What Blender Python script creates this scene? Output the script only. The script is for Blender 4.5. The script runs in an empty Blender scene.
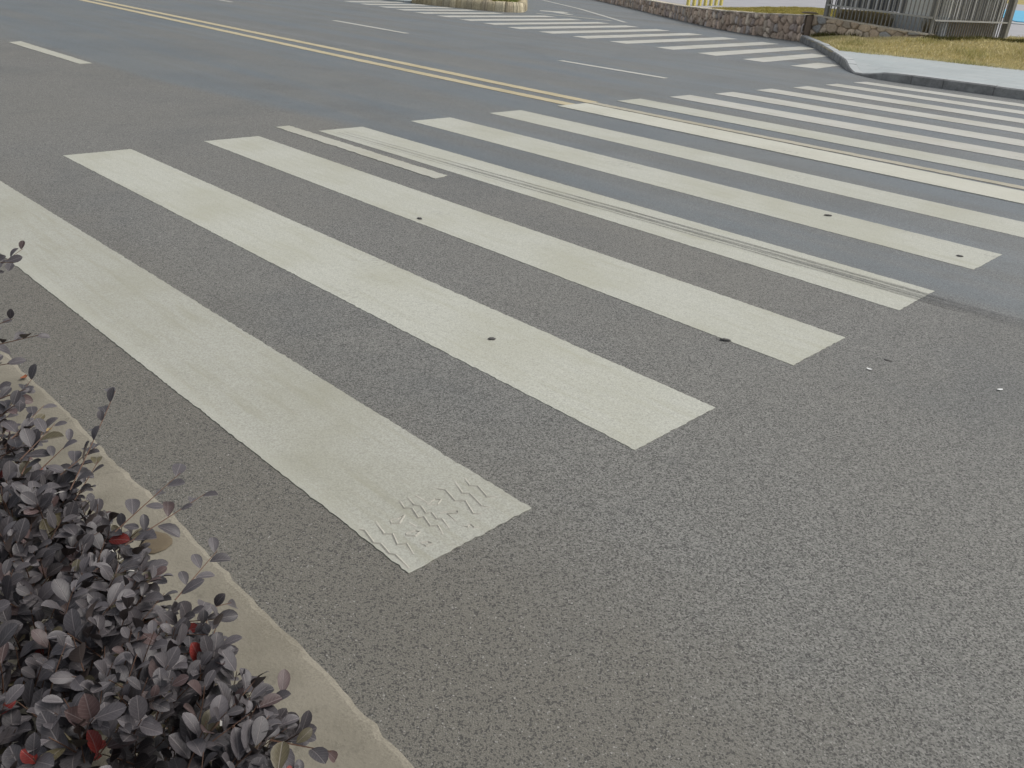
import bpy, math, random
import numpy as np
R = math.radians
rng = np.random.default_rng(7)
random.seed(7)
sc = bpy.context.scene
COL = sc.collection

# ------------------------------------------------------------------ helpers
def tag(o, label=None, cat=None, group=None, kind=None):
    if label: o['label'] = label
    if cat: o['category'] = cat
    if group: o['group'] = group
    if kind: o['kind'] = kind
    return o

def empty(name, loc, label=None, cat=None, group=None):
    o = bpy.data.objects.new(name, None)
    o.empty_display_size = .1
    o.location = loc
    COL.objects.link(o)
    return tag(o, label, cat, group)

class MB:
    """collects faces, links them as one mesh object (world coordinates; parent offset is taken off)"""
    def __init__(s): s.v = []; s.f = []
    def add(s, vs, fs):
        n = len(s.v); s.v += [tuple(map(float, q)) for q in vs]
        s.f += [tuple(i + n for i in f) for f in fs]
    def hexa(s, p):                       # 8 points: 4 bottom (ccw), 4 top
        s.add(p, [(3,2,1,0),(4,5,6,7),(0,1,5,4),(1,2,6,5),(2,3,7,6),(3,0,4,7)])
    def box(s, c, d, rz=0):
        x, y, z = (q/2 for q in d); ca, sa = math.cos(rz), math.sin(rz)
        pts = []
        for dz in (-z, z):
            for dx, dy in ((-x,-y),(x,-y),(x,y),(-x,y)):
                pts.append((c[0]+dx*ca-dy*sa, c[1]+dx*sa+dy*ca, c[2]+dz))
        s.hexa(pts)
    def bar(s, a, b, w, t=None, up=(0,0,1)):     # rectangular bar a->b
        a = np.array(a,float); b = np.array(b,float); d = b-a; d /= np.linalg.norm(d)
        u = np.array(up,float); 
        if abs(d@u) > .95: u = np.array((1.,0,0))
        s1 = np.cross(d,u); s1 /= np.linalg.norm(s1); s2 = np.cross(s1,d)
        t = t or w
        q = [a-s1*w/2-s2*t/2, a+s1*w/2-s2*t/2, a+s1*w/2+s2*t/2, a-s1*w/2+s2*t/2]
        q += [p+(b-a) for p in q]
        s.hexa(q)
    def tube(s, pts, r0, r1, n=5):
        pts = [np.array(p,float) for p in pts]; rings = []
        for i, p in enumerate(pts):
            d = pts[min(i+1,len(pts)-1)] - pts[max(i-1,0)]; d /= (np.linalg.norm(d)+1e-9)
            u = np.array((0,0,1.)) if abs(d[2])<.9 else np.array((1.,0,0))
            a = np.cross(d,u); a /= np.linalg.norm(a); b = np.cross(a,d)
            r = r0+(r1-r0)*i/max(1,len(pts)-1)
            rings.append([p+r*(a*math.cos(2*math.pi*k/n)+b*math.sin(2*math.pi*k/n)) for k in range(n)])
        vs = [q for r_ in rings for q in r_]; fs = []
        for i in range(len(pts)-1):
            for k in range(n):
                fs.append((i*n+k, i*n+(k+1)%n, (i+1)*n+(k+1)%n, (i+1)*n+k))
        fs.append(tuple(range(n))[::-1]); fs.append(tuple((len(pts)-1)*n+k for k in range(n)))
        s.add(vs, fs)
    def slab(s, outline, z0, z1):         # polygon (ccw) with thickness; z1 may be per-vertex
        n = len(outline)
        zt = z1 if hasattr(z1,'__len__') else [z1]*n
        vs = [(x,y,z0) for x,y in outline] + [(x,y,zt[i]) for i,(x,y) in enumerate(outline)]
        fs = [tuple(range(n,2*n))] + [(i,(i+1)%n,n+(i+1)%n,n+i) for i in range(n)]
        s.add(vs, fs)
    def build(s, name, mat, parent=None, smooth=False):
        me = bpy.data.meshes.new(name)
        off = np.array(parent_world(parent)) if parent else np.zeros(3)
        me.from_pydata([tuple(np.array(q)-off) for q in s.v], [], s.f); me.update()
        me.materials.append(mat)
        if smooth: me.polygons.foreach_set('use_smooth',[True]*len(me.polygons))
        o = bpy.data.objects.new(name, me); COL.objects.link(o)
        if parent: o.parent = parent
        return o

def parent_world(p):
    q = np.zeros(3)
    while p is not None:
        q += np.array(p.location); p = p.parent
    return q

def np_mesh(name, verts, faces, mat, parent=None, col=None, uv=None, smooth=False):
    """verts (N,3), faces (M,k) arrays -> object; col (N,4) point colours; uv (N,2) per vertex"""
    verts = np.asarray(verts, np.float32); faces = np.asarray(faces, np.int32)
    if parent: verts = verts - np.array(parent_world(parent), np.float32)
    me = bpy.data.meshes.new(name)
    k = faces.shape[1]
    me.vertices.add(len(verts)); me.vertices.foreach_set('co', verts.ravel())
    me.loops.add(faces.size); me.loops.foreach_set('vertex_index', faces.ravel())
    me.polygons.add(len(faces)); me.polygons.foreach_set('loop_start', np.arange(len(faces), dtype=np.int32)*k)
    me.update(calc_edges=True); me.validate()
    if smooth: me.polygons.foreach_set('use_smooth', np.ones(len(me.polygons), bool))
    if col is not None:
        a = me.color_attributes.new('tint', 'FLOAT_COLOR', 'POINT'); a.data.foreach_set('color', np.asarray(col,np.float32).ravel())
    if uv is not None:
        l = me.uv_layers.new(name='UVMap'); l.data.foreach_set('uv', np.asarray(uv,np.float32)[faces.ravel()].ravel())
    me.materials.append(mat)
    o = bpy.data.objects.new(name, me); COL.objects.link(o)
    if parent: o.parent = parent
    return o

class NT:
    """small node-tree writer"""
    def __init__(s, name):
        s.m = bpy.data.materials.new(name); s.m.use_nodes = True
        s.t = s.m.node_tree; s.t.nodes.clear()
        s.out = s.n('ShaderNodeOutputMaterial'); s.b = s.n('ShaderNodeBsdfPrincipled')
        s.l(s.b.outputs[0], s.out.inputs[0])
        s.b.inputs['Specular IOR Level'].default_value = .3
    def n(s, t, **kw):
        q = s.t.nodes.new(t)
        for k, v in kw.items(): setattr(q, k, v)
        return q
    def l(s, a, b): s.t.links.new(a, b)
    def put(s, sock, v):
        if isinstance(v, bpy.types.NodeSocket): s.l(v, sock)
        elif isinstance(v, tuple) and len(v) == 3 and sock.type == 'RGBA': sock.default_value = (*v, 1)
        else: sock.default_value = v
    def pos(s): return s.n('ShaderNodeNewGeometry').outputs['Position']
    def scale(s, vec, v3):
        q = s.n('ShaderNodeVectorMath', operation='MULTIPLY'); s.l(vec, q.inputs[0]); q.inputs[1].default_value = v3
        return q.outputs[0]
    def noise(s, vec, sc_, det=3, rough=.55, dist=0, out=0):
        q = s.n('ShaderNodeTexNoise'); s.l(vec, q.inputs['Vector'])
        q.inputs['Scale'].default_value = sc_; q.inputs['Detail'].default_value = det
        q.inputs['Roughness'].default_value = rough; q.inputs['Distortion'].default_value = dist
        return q.outputs[out]
    def vor(s, vec, sc_, feat='F1', out='Color', rnd=1):
        q = s.n('ShaderNodeTexVoronoi', feature=feat); s.l(vec, q.inputs['Vector'])
        q.inputs['Scale'].default_value = sc_; q.inputs['Randomness'].default_value = rnd
        return q.outputs[out]
    def math(s, op, a, b=0., c=None, clamp=False):
        q = s.n('ShaderNodeMath', operation=op, use_clamp=clamp); s.put(q.inputs[0], a); s.put(q.inputs[1], b)
        if c is not None: s.put(q.inputs[2], c)
        return q.outputs[0]
    def step(s, v, a, b, lo=0., hi=1.):
        q = s.n('ShaderNodeMapRange', interpolation_type='SMOOTHSTEP'); s.put(q.inputs[0], v)
        for i, x in enumerate((a, b, lo, hi)): q.inputs[i+1].default_value = x
        return q.outputs[0]
    def mix(s, f, a, b, mode='MIX'):
        q = s.n('ShaderNodeMix', data_type='RGBA', blend_type=mode)
        s.put(q.inputs[0], f); s.put(q.inputs[6], a); s.put(q.inputs[7], b)
        return q.outputs[2]
    def sep(s, v):
        q = s.n('ShaderNodeSeparateXYZ'); s.l(v, q.inputs[0]); return q.outputs
    def bump(s, h, st, dist):
        q = s.n('ShaderNodeBump'); s.l(h, q.inputs['Height']); q.inputs['Strength'].default_value = st; q.inputs['Distance'].default_value = dist
        s.l(q.outputs[0], s.b.inputs['Normal'])
    def done(s, col, rough=.8, spec=None):
        s.put(s.b.inputs['Base Color'], col); s.put(s.b.inputs['Roughness'], rough)
        if spec is not None: s.b.inputs['Specular IOR Level'].default_value = spec
        return s.m

# ------------------------------------------------------------------ materials
def asphalt():
    k = NT('asphalt'); P = k.pos(); x, y, z = k.sep(P)
    Pw = k.n('ShaderNodeVectorMath', operation='ADD'); k.l(P, Pw.inputs[0]); k.l(k.scale(k.noise(P, 140, 2, .6, out=1), (.004,.004,.004)), Pw.inputs[1]); Pw = Pw.outputs[0]
    chips = k.sep(k.vor(Pw, 235))[0]
    d = k.vor(Pw, 235, out='Distance')
    f2 = k.noise(P, 330, 3, .65)
    grain = k.math('ADD', k.math('MULTIPLY', chips, .45), k.math('MULTIPLY', f2, .6))
    big = k.noise(P, .55, 4, .6); mid = k.noise(P, 5, 4, .6)
    # wheel-polished newer surface on the far lanes: its edge wanders along y ~ 3
    wob = k.math('MULTIPLY', k.math('SUBTRACT', k.noise(k.scale(P,(.35,.9,1)), .9, 3), .5), .7)
    xs = k.step(x, -7, 1, 0, .55)
    yy = k.math('SUBTRACT', k.math('ADD', y, wob), xs)
    polished = k.step(yy, 2.62, 2.95)
    strip = k.noise(k.scale(P,(.06,1.1,1)), 1.0, 3, .6)
    lane = k.math('MULTIPLY', polished, k.step(strip, .34, .6, .35, 1))
    # long worn tracks beyond the centre line
    tr = k.noise(k.scale(P,(.03,2.1,1)), 1.0, 2, .5)
    dark = k.mix(k.step(grain, .25, .8), (.092,.092,.086), (.252,.250,.230))
    blue = k.mix(k.step(grain, .2, .85), (.088,.108,.122), (.144,.173,.190))
    c = k.mix(k.math('MULTIPLY', lane, .85), dark, blue)
    c = k.mix(k.math('MULTIPLY', k.step(tr, .55, .75), k.math('MULTIPLY', polished, .3)), c, (.215,.228,.228))
    c = k.mix(k.step(big, .35, .68, 0, .6), c, k.mix(.5, c, (.185,.178,.152)))
    c = k.mix(k.step(mid, .55, .8, 0, .35), c, (.085,.087,.087))
    cool = k.step(k.noise(P, .8, 4, .6, .4, 1), .45, .7, 0, .55)
    c = k.mix(cool, c, k.mix(.6, c, (.088,.097,.100)))
    gut = k.math('MULTIPLY', k.step(k.math('ADD', y, k.math('MULTIPLY', k.math('SUBTRACT', mid, .5), .5)), .75, -.1), .85)
    c = k.mix(gut, c, k.mix(k.step(f2, .3, .7), (.098,.092,.077), (.192,.180,.152)))
    # pits
    pc = k.vor(Pw, 260); pit = k.math('MAXIMUM', k.step(k.sep(pc)[1], .16, .26, 1, 0), k.math('MULTIPLY', k.step(k.noise(P, 230, 3, .7), .60, .70), .7))
    c = k.mix(k.math('MULTIPLY', pit, k.math('SUBTRACT', .8, k.math('MULTIPLY', lane, .45))), c, (.050,.049,.046))
    spk = k.n('ShaderNodeTexVoronoi', feature='F1'); k.l(P, spk.inputs['Vector']); spk.inputs['Scale'].default_value = 3.2
    sp = k.math('MULTIPLY', k.step(spk.outputs['Distance'], .018, .032, 1, 0), k.step(k.sep(spk.outputs['Color'])[0], .55, .6))
    c = k.mix(k.math('MULTIPLY', sp, .75), c, (.05,.05,.05))
    lit = k.step(k.sep(pc)[2], .98, .99, 0, .45)
    c = k.mix(lit, c, (.42,.41,.38))
    stain = k.step(k.noise(P, 2.2, 2, .4), .70, .82, 0, .15)
    c = k.mix(stain, c, (.09,.09,.092))
    h = k.math('SUBTRACT', k.math('SUBTRACT', 1, d), k.math('MULTIPLY', pit, .8))
    k.bump(h, .35, .004)
    return k.done(c, k.math('SUBTRACT', .82, k.math('MULTIPLY', lane, .2)), .4)

def paint(name, base, dirt=.2, grit=.35, wear=.55, clean=None):
    k = NT(name); P = k.pos()
    g = k.noise(P, 190, 2, .6); v = k.sep(k.vor(P, 150))[0]
    st = k.noise(k.scale(P,(1.2,14,1)), 1.5, 4, .65)
    cr = k.noise(k.scale(P,(90,9,1)), 1.0, 3, .6)
    big = k.noise(P, 1.3, 4, .6)
    dk = tuple(q*.62 for q in base); br = (base[0]*.70, base[1]*.685, base[2]*.61)
    c = k.mix(k.step(g, .3, .7, grit, 0), base, dk)
    c = k.mix(k.math('MULTIPLY', k.step(v, .75, 1), .35*grit), c, (.2,.19,.17))
    c = k.mix(k.step(st, .45, .75, 0, dirt), c, br)
    c = k.mix(k.step(big, .4, .75, 0, dirt*1.2), c, br)
    c = k.mix(k.step(cr, .55, .75, 0, dirt*.5), c, dk)
    worn = k.math('MULTIPLY', k.step(k.noise(P, 60, 4, .75), .62, .70), k.step(k.noise(P, .9, 3, .6), .45, .7, 0.08, wear))
    c = k.mix(worn, c, (.12,.115,.105))
    spk = k.n('ShaderNodeTexVoronoi', feature='F1'); k.l(P, spk.inputs['Vector']); spk.inputs['Scale'].default_value = 4.5
    sp = k.math('MULTIPLY', k.step(spk.outputs['Distance'], .014, .028, 1, 0), k.step(k.sep(spk.outputs['Color'])[0], .7, .75))
    c = k.mix(k.math('MULTIPLY', sp, .7), c, (.10,.095,.09))
    if clean: c = k.mix(k.step(k.sep(P)[1], clean, clean-.05, 0, .28), c, tuple(q*1.06 for q in base))
    scuff = k.math('MULTIPLY', k.step(k.noise(k.scale(P,(1,3,1)), 1.1, 2, .5), .60, .74), k.step(k.noise(k.scale(P,(60,16,1)), 1.0, 3, .6), .48, .62, 0, .5))
    c = k.mix(scuff, c, (.21,.205,.185))
    k.bump(k.math('ADD', g, k.math('MULTIPLY', v, .5)), .3, .002)
    return k.done(c, .75, .25)

def rubber_mark():
    k = NT('rubber_mark'); P = k.pos(); x, y, z = k.sep(P)
    n = k.noise(k.scale(P,(1.0,120,1)), 1.4, 4, .6); n2 = k.noise(P, 90, 3, .7)
    a = k.math('MULTIPLY', k.step(n, .36, .56), k.step(n2, .3, .62, .45, 1))
    a = k.math('MULTIPLY', k.math('MULTIPLY', a, k.step(x, .2, 3.4, .3, .62)), k.step(x, 4.85, 5.8, 1, .0))
    k.done((.10,.102,.105), .8)
    k.put(k.b.inputs['Alpha'], a)
    return k.m

def concrete(name, c1, c2, dark, sc_=1., bump=.3, edge=None):
    k = NT(name); P = k.pos()
    a = k.noise(P, 3.5*sc_, 5, .65); b = k.noise(P, 120*sc_, 3, .6); e = k.noise(P, 18*sc_, 5, .7)
    c = k.mix(k.step(a, .3, .7), c1, c2)
    c = k.mix(k.step(b, .55, .75, 0, .35), c, dark)
    c = k.mix(k.step(e, .56, .72, 0, .45), c, dark)
    c = k.mix(k.step(k.noise(P, 260*sc_, 2), .6, .8, 0, .35), c, tuple(min(1,q*1.4) for q in c1))
    if edge is not None:       # crumbled aggregate along the road side, soil and grime toward the planting
        yy = k.math('ADD', k.sep(P)[1], k.math('MULTIPLY', k.math('SUBTRACT', k.noise(P, 14, 4, .7), .5), .10))
        c = k.mix(k.math('MULTIPLY', k.step(yy, edge-.055, edge-.01), k.step(k.vor(P, 210, out='Distance'), .3, .8, 0, .5)), c, tuple(min(1, q*1.25) for q in c1))
        c = k.mix(k.math('MULTIPLY', k.step(yy, edge-.16, edge-.34), k.step(k.noise(P, 40, 4, .7), .4, .65, .25, .8)), c, tuple(q*.55 for q in c2))
        c = k.mix(k.step(k.noise(P, 1.7, 4, .6), .52, .72, 0, .45), c, (c2[0]*.62, c2[1]*.6, c2[2]*.55))
    k.bump(k.math('ADD', b, e), bump, .003)
    return k.done(c, .88)

def tinted(name, rough=.9, amp=.6, sc_=22, spec=.2):
    """uses each piece's own stored colour plus mineral mottling"""
    k = NT(name); P = k.pos()
    at = k.n('ShaderNodeVertexColor', layer_name='tint')
    n = k.noise(P, sc_, 4, .65)
    c = k.mix(k.step(n, .3, .7, amp, 0), at.outputs[0], k.mix(1., at.outputs[0], (.45,.42,.38), 'MULTIPLY'))
    k.bump(n, .4, .02)
    return k.done(c, rough, spec)

def plain(name, col, rough=.6, metal=0, var=.2, sc_=12, spec=.4):
    k = NT(name); P = k.pos(); n = k.noise(P, sc_, 4, .6)
    k.b.inputs['Metallic'].default_value = metal
    return k.done(k.mix(k.step(n, .35, .7, 0, var), col, tuple(q*.55 for q in col)), rough, spec)

def leaf_mat(name, spec=.35, rough=.5):
    k = NT(name)
    at = k.n('ShaderNodeVertexColor', layer_name='tint')
    uv = k.n('ShaderNodeUVMap', uv_map='UVMap'); u, v, _ = k.sep(uv.outputs[0])
    off = k.math('ABSOLUTE', k.math('SUBTRACT', u, .5))
    mid = k.step(off, .012, .045, .75, 0)
    ph = k.math('FRACT', k.math('SUBTRACT', k.math('MULTIPLY', v, 6.5), k.math('MULTIPLY', off, 5)))
    side = k.step(k.math('ABSOLUTE', k.math('SUBTRACT', ph, .5)), .03, .10, .32, 0)
    vein = k.math('MAXIMUM', mid, side)
    n = k.noise(k.pos(), 160, 3, .6)
    c = k.mix(k.step(n, .3, .75, 0, .4), at.outputs[0], k.mix(1., at.outputs[0], (.5,.45,.5), 'MULTIPLY'))
    c = k.mix(k.math('MULTIPLY', vein, .5), c, k.mix(.62, at.outputs[0], (.34,.30,.29)))
    k.bump(k.math('MULTIPLY', vein, -1), .35, .002)
    back = k.n('ShaderNodeNewGeometry').outputs['Backfacing']
    c = k.mix(k.math('MULTIPLY', back, .55), c, (.075,.055,.045))
    k.done(c, rough, spec)
    return k.m

def soil():
    k = NT('soil'); P = k.pos(); a = k.noise(P, 9, 5, .7); b = k.noise(P, 70, 4, .7)
    c = k.mix(k.step(a, .35, .65), (.07,.052,.036), (.13,.10,.07))
    c = k.mix(k.step(b, .5, .7, 0, .7), c, (.045,.035,.026))
    k.bump(k.math('ADD', a, b), .8, .02)
    return k.done(c, .95, .1)

def turf():
    k = NT('turf'); P = k.pos(); a = k.noise(P, 1.6, 5, .65); b = k.noise(P, 30, 4, .7)
    c = k.mix(k.step(a, .35, .65), (.32,.27,.105), (.44,.36,.155))
    c = k.mix(k.step(b, .45, .7, 0, .6), c, (.18,.155,.06))
    k.bump(b, .8, .03)
    return k.done(c, .95, .1)

def slabs(name, c1, c2, joint, sx, sy):
    k = NT(name); P = k.pos()
    br = k.n('ShaderNodeTexBrick'); k.l(P, br.inputs['Vector'])
    br.inputs['Scale'].default_value = 1; br.inputs['Brick Width'].default_value = sx; br.inputs['Row Height'].default_value = sy
    br.inputs['Mortar Size'].default_value = .006; br.inputs['Color1'].default_value = (*c1,1); br.inputs['Color2'].default_value = (*c2,1)
    br.inputs['Mortar'].default_value = (*joint,1)
    n = k.noise(P, .9, 5, .65); m = k.noise(P, 60, 3)
    c = k.mix(k.step(n, .4, .7, 0, .35), br.outputs[0], tuple(q*.7 for q in c1))
    c = k.mix(k.step(m, .5, .75, 0, .3), c, tuple(q*.6 for q in c1))
    return k.done(c, .8)

M = {}
M['asphalt'] = asphalt()
M['white'] = paint('road_paint_white', (.50,.503,.438), .5, .75, .35)
M['white_old'] = paint('road_paint_trodden', (.415,.415,.36), .6, .65, .6, .06)
M['white_dash'] = paint('road_paint_dash', (.47,.465,.40), .5, .6, .8)
M['white_far'] = paint('road_paint_far', (.485,.48,.435), .5, .3, .3)
M['yellowish'] = paint('road_paint_over_yellow', (.53,.525,.45), .3, .35, .4)
M['yellow'] = paint('road_paint_yellow', (.50,.435,.285), .4, .4, .6)
M['yellow_worn'] = paint('road_paint_yellow_worn', (.44,.41,.325), .6, .5, .9)
M['ridge'] = paint('road_paint_squeezed', (.43,.415,.36), .3, .3, .1)
M['rubber'] = rubber_mark()
M['edging'] = concrete('edging_concrete', (.240,.220,.175), (.178,.163,.127), (.105,.097,.078), 1., .5, -.335)
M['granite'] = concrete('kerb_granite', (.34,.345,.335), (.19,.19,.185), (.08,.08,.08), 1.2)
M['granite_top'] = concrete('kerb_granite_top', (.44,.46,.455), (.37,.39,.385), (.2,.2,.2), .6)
M['slabs'] = slabs('pale_paving', (.40,.43,.425), (.36,.40,.40), (.28,.29,.28), .6, .3)
M['plaza'] = slabs('plaza_paving', (.36,.35,.36), (.33,.33,.34), (.22,.22,.22), .8, .8)
M['blue'] = plain('blue_court', (.05,.36,.56), .6, var=.12, sc_=.4)
M['soil'] = soil(); M['turf'] = turf()
M['stone'] = tinted('rubble_stone', .9, .45); M['grass'] = tinted('grass_blades', .8, .2, 3, .1)
M['coping'] = concrete('mortar_cap', (.56,.50,.39), (.47,.43,.34), (.28,.25,.19), .4)
M['core'] = concrete('wall_core', (.30,.24,.19), (.24,.19,.15), (.14,.11,.09), .6)
M['dark_metal'] = plain('dark_grey_metal', (.25,.245,.225), .55, .0, .35)
M['rail_metal'] = plain('worn_grey_rail', (.42,.415,.39), .5, .0, .3)
M['pale_bar'] = plain('pale_painted_bar', (.82,.82,.80), .5, 0, .15)
M['panel'] = plain('slate_grey_panel', (.13,.137,.142), .6, 0, .3, 3)
M['plinth'] = concrete('grey_plinth', (.52,.545,.55), (.46,.485,.49), (.34,.355,.36), .3)
M['pale_wall'] = concrete('pale_render', (.80,.80,.75), (.74,.74,.69), (.6,.6,.56), .3)
M['yellow_rail'] = plain('yellow_painted_steel', (.70,.60,.17), .5, 0, .15)
M['leaf'] = leaf_mat('dark_leaf', .42, .45); M['red_leaf'] = leaf_mat('young_red_leaf', .3, .45)
M['twig'] = plain('red_brown_twig', (.12,.065,.042), .7, 0, .4, 60)
M['bark'] = plain('grey_bark', (.10,.085,.07), .9, 0, .5, 40)
M['sliver'] = plain('pale_sliver', (.42,.40,.36), .7, 0, .3, 40)
M['pebble'] = plain('dark_pebble', (.08,.077,.072), .7, 0, .4, 60)
M['brown_stone'] = concrete('brown_stone', (.145,.115,.075), (.12,.095,.062), (.09,.072,.05), 1.5)
M['paper'] = plain('white_scrap', (.72,.72,.70), .7, 0, .1, 30)
M['tan_leaf'] = plain('dry_tan_leaf', (.45,.33,.15), .7, 0, .3, 60)
M['rust_leaf'] = plain('dry_rust_leaf', (.22,.075,.03), .7, 0, .4, 60)

# ------------------------------------------------------------------ ground and road
def struct(name, mb, mat, parent=None):
    o = mb.build(name, mat, parent); o['kind'] = 'structure'; return o
m = MB(); m.add([(-600,-600,-.05),(600,-600,-.05),(600,600,-.05),(-600,600,-.05)], [(0,1,2,3)]); struct('ground', m, M['turf'])
m = MB(); m.add([(-150,-.45,0),(120,-.45,0),(120,140,0),(-150,140,0)], [(0,1,2,3)]); struct('road', m, M['asphalt'])
# concrete edging strip beside the hedge: chipped front edge
xs = np.arange(-30, 24, .03); n = len(xs)
e = -.335 + .0025*rng.standard_normal(n) + .006*np.sin(xs*1.7)+.003*np.sin(xs*9)+ np.where(rng.random(n) < .03, -.006, 0)
vs = [(x, y, -.01) for x, y in zip(xs, e)] + [(x, y-.002, .004) for x, y in zip(xs, e)] + \
     [(x, y-.012-.008*rng.random(), .010) for x, y in zip(xs, e)] + [(x, -.98, .014) for x in xs]
fs = [(r*n+i+1, r*n+i, (r+1)*n+i, (r+1)*n+i+1) for r in range(3) for i in range(n-1)]
m = MB(); m.add(vs, fs); struct('concrete_edging', m, M['edging'])
m = MB(); nx, ny = 90, 40
gx = np.linspace(-30, 24, nx); gy = np.linspace(-30, -.97, ny)
m.add([(x, y, .03+.02*rng.random()) for y in gy for x in gx], [(j*nx+i, j*nx+i+1, (j+1)*nx+i+1, (j+1)*nx+i) for j in range(ny-1) for i in range(nx-1)])
struct('planting_bed', m, M['soil'])

# ------------------------------------------------------------------ painted markings
def rough_outline(c, step=.03, jit=.0025):
    """corner list -> outline with slightly ragged edges"""
    out = []
    for i in range(len(c)):
        a = np.array(c[i],float); b = np.array(c[(i+1)%len(c)],float); d = b-a; L = np.linalg.norm(d)
        nrm = np.array((-d[1], d[0]))/L; k = max(1, int(L/step)); w = 0.
        for j in range(k):
            w = .15*w + jit*rng.standard_normal()
            q = a + d*j/k + (nrm*w if j else 0)
            out.append((q[0], q[1]))
    return out
def painted(name, corners, mat, parent=None, z=.004, step=.03, jit=.0025, thick=True):
    m = MB(); m.slab(rough_outline(corners, step, jit), .0005, z)
    return m.build(name, mat, parent)

near = empty('zebra_crossing', (2.5, 6.3, 0), 'wide striped crossing running from the hedge across both lanes to the pale pavement', 'crosswalk')
# y near edge / far edge and x left end of each stripe, right end
st = [(.00,.435,.0,4.96,-.04,.375),(.92,1.38,.03,4.95),(1.945,2.405,.0,4.945),(2.95,3.395,.015,4.95),(3.965,4.44,-.03,4.945),(4.985,5.43,-.06,4.94),
      (6.02,6.50,-.09,4.94),(7.02,7.46,-.07,4.95),(7.98,8.42,-.02,4.95),(8.89,9.33,.04,4.95),(9.87,10.29,.06,4.95),(10.78,11.22,.12,4.96),(11.71,12.10,.15,4.96),(12.60,12.98,.22,4.97)]
stripes = []
for i, s in enumerate(st):
    y0, y1, x0, x1 = s[:4]
    yl0, yl1 = (s[4], s[5]) if len(s) > 4 else (y0, y1)
    mat = M['white_old'] if i == 0 else M['yellowish'] if i == 6 else M['white'] if i < 8 else M['white_far']
    c = [(x0, yl0), (x1, y0), (x1, y1), (x0, yl1)]
    if i == 13: c[0] = (x0-.05, yl0)
    stripes.append(painted('stripe', c, mat, near, (.0018 if i else .0024) if i < 6 else .0045 if i != 6 else .006, .013 if i < 6 else .05, .0016))
stripes[0]['label'] = 'nearest stripe, greyed, with tyre tread prints pressed into its end'
stripes[3]['label'] = 'stripe crossed lengthwise by dark tyre streaks'
stripes[6]['label'] = 'yellowish stripe painted over the double centre line'
# tread prints pressed into the first stripe
TR = [[[4.735,.013],[4.75,.019],[4.808,.006],[4.822,.018],[4.868,.01],[4.882,.019],[4.945,.012]],[[4.735,.065],[4.795,.049],[4.809,.066],[4.853,.048],[4.865,.069],[4.91,.054]],
 [[4.701,.173],[4.737,.161],[4.75,.177],[4.797,.162],[4.802,.177],[4.845,.164],[4.856,.181],[4.895,.165]],[[4.7,.202],[4.742,.191],[4.758,.202],[4.794,.191],[4.8,.205],[4.832,.197],[4.841,.208],[4.885,.196]],
 [[4.711,.291],[4.741,.306],[4.799,.292],[4.817,.314],[4.877,.29],[4.892,.309]],[[4.727,.355],[4.784,.333],[4.799,.348],[4.866,.333],[4.885,.348]],[[4.73,.39],[4.769,.375],[4.785,.391],[4.842,.375],[4.86,.397]],
 [[4.756,.099],[4.765,.117],[4.763,.141],[4.783,.108],[4.77,.092],[4.756,.099]],[[4.829,.097],[4.835,.121],[4.848,.126],[4.853,.106],[4.836,.091],[4.829,.097]],
 [[4.761,.222],[4.756,.253],[4.77,.265],[4.78,.245],[4.763,.22]],[[4.817,.221],[4.824,.242],[4.837,.266],[4.849,.26],[4.833,.235],[4.873,.231]],[[4.884,.099],[4.893,.117],[4.907,.119],[4.904,.101],[4.884,.099]],
 [[4.707,.223],[4.759,.227]],[[4.795,.13],[4.825,.133]],[[4.90,.235],[4.912,.238],[4.908,.252],[4.925,.250],[4.932,.262]]]
def ridge(m, pl, w, h, z0):
    P = [np.array(p) for p in pl]; L = []
    for i, p in enumerate(P):
        d = P[min(i+1,len(P)-1)]-P[max(0,i-1)]; d = d/(np.linalg.norm(d)+1e-9); s = np.array((-d[1],d[0]))*w/2
        t = .35 if i in (0,len(P)-1) else 1
        L.append(((p[0]-s[0],p[1]-s[1],z0),(p[0],p[1],z0+h*t),(p[0]+s[0],p[1]+s[1],z0)))
    vs = [q for r in L for q in r]; fs = []
    for i in range(len(P)-1):
        a = 3*i; fs += [(a,a+3,a+4,a+1),(a+1,a+4,a+5,a+2)]
    m.add(vs, fs)
m = MB()
for t in TR: ridge(m, t, .0085, .0030, .0024)
tp = m.build('tread_print', M['ridge'], stripes[0])
# dark tyre streaks along the fourth stripe
m = MB()
for off, w in ((0,.058),(.062,.040),(-.052,.02)):
    xx = np.linspace(.15, 5.85, 90); yc = 3.045+.04*xx+off + .004*np.sin(xx*2.1)
    vs = []; fs = []
    for a, b in zip(xx, yc):
        ww = w*(.45+.55*(a/4.9))/2
        vs += [(a, b-ww, .0045), (a, b+ww, .0045)]
    fs = [(2*i, 2*i+2, 2*i+3, 2*i+1) for i in range(len(xx)-1)]
    m.add(vs, fs)
m.build('tyre_streak', M['rubber'], stripes[3])

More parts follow.
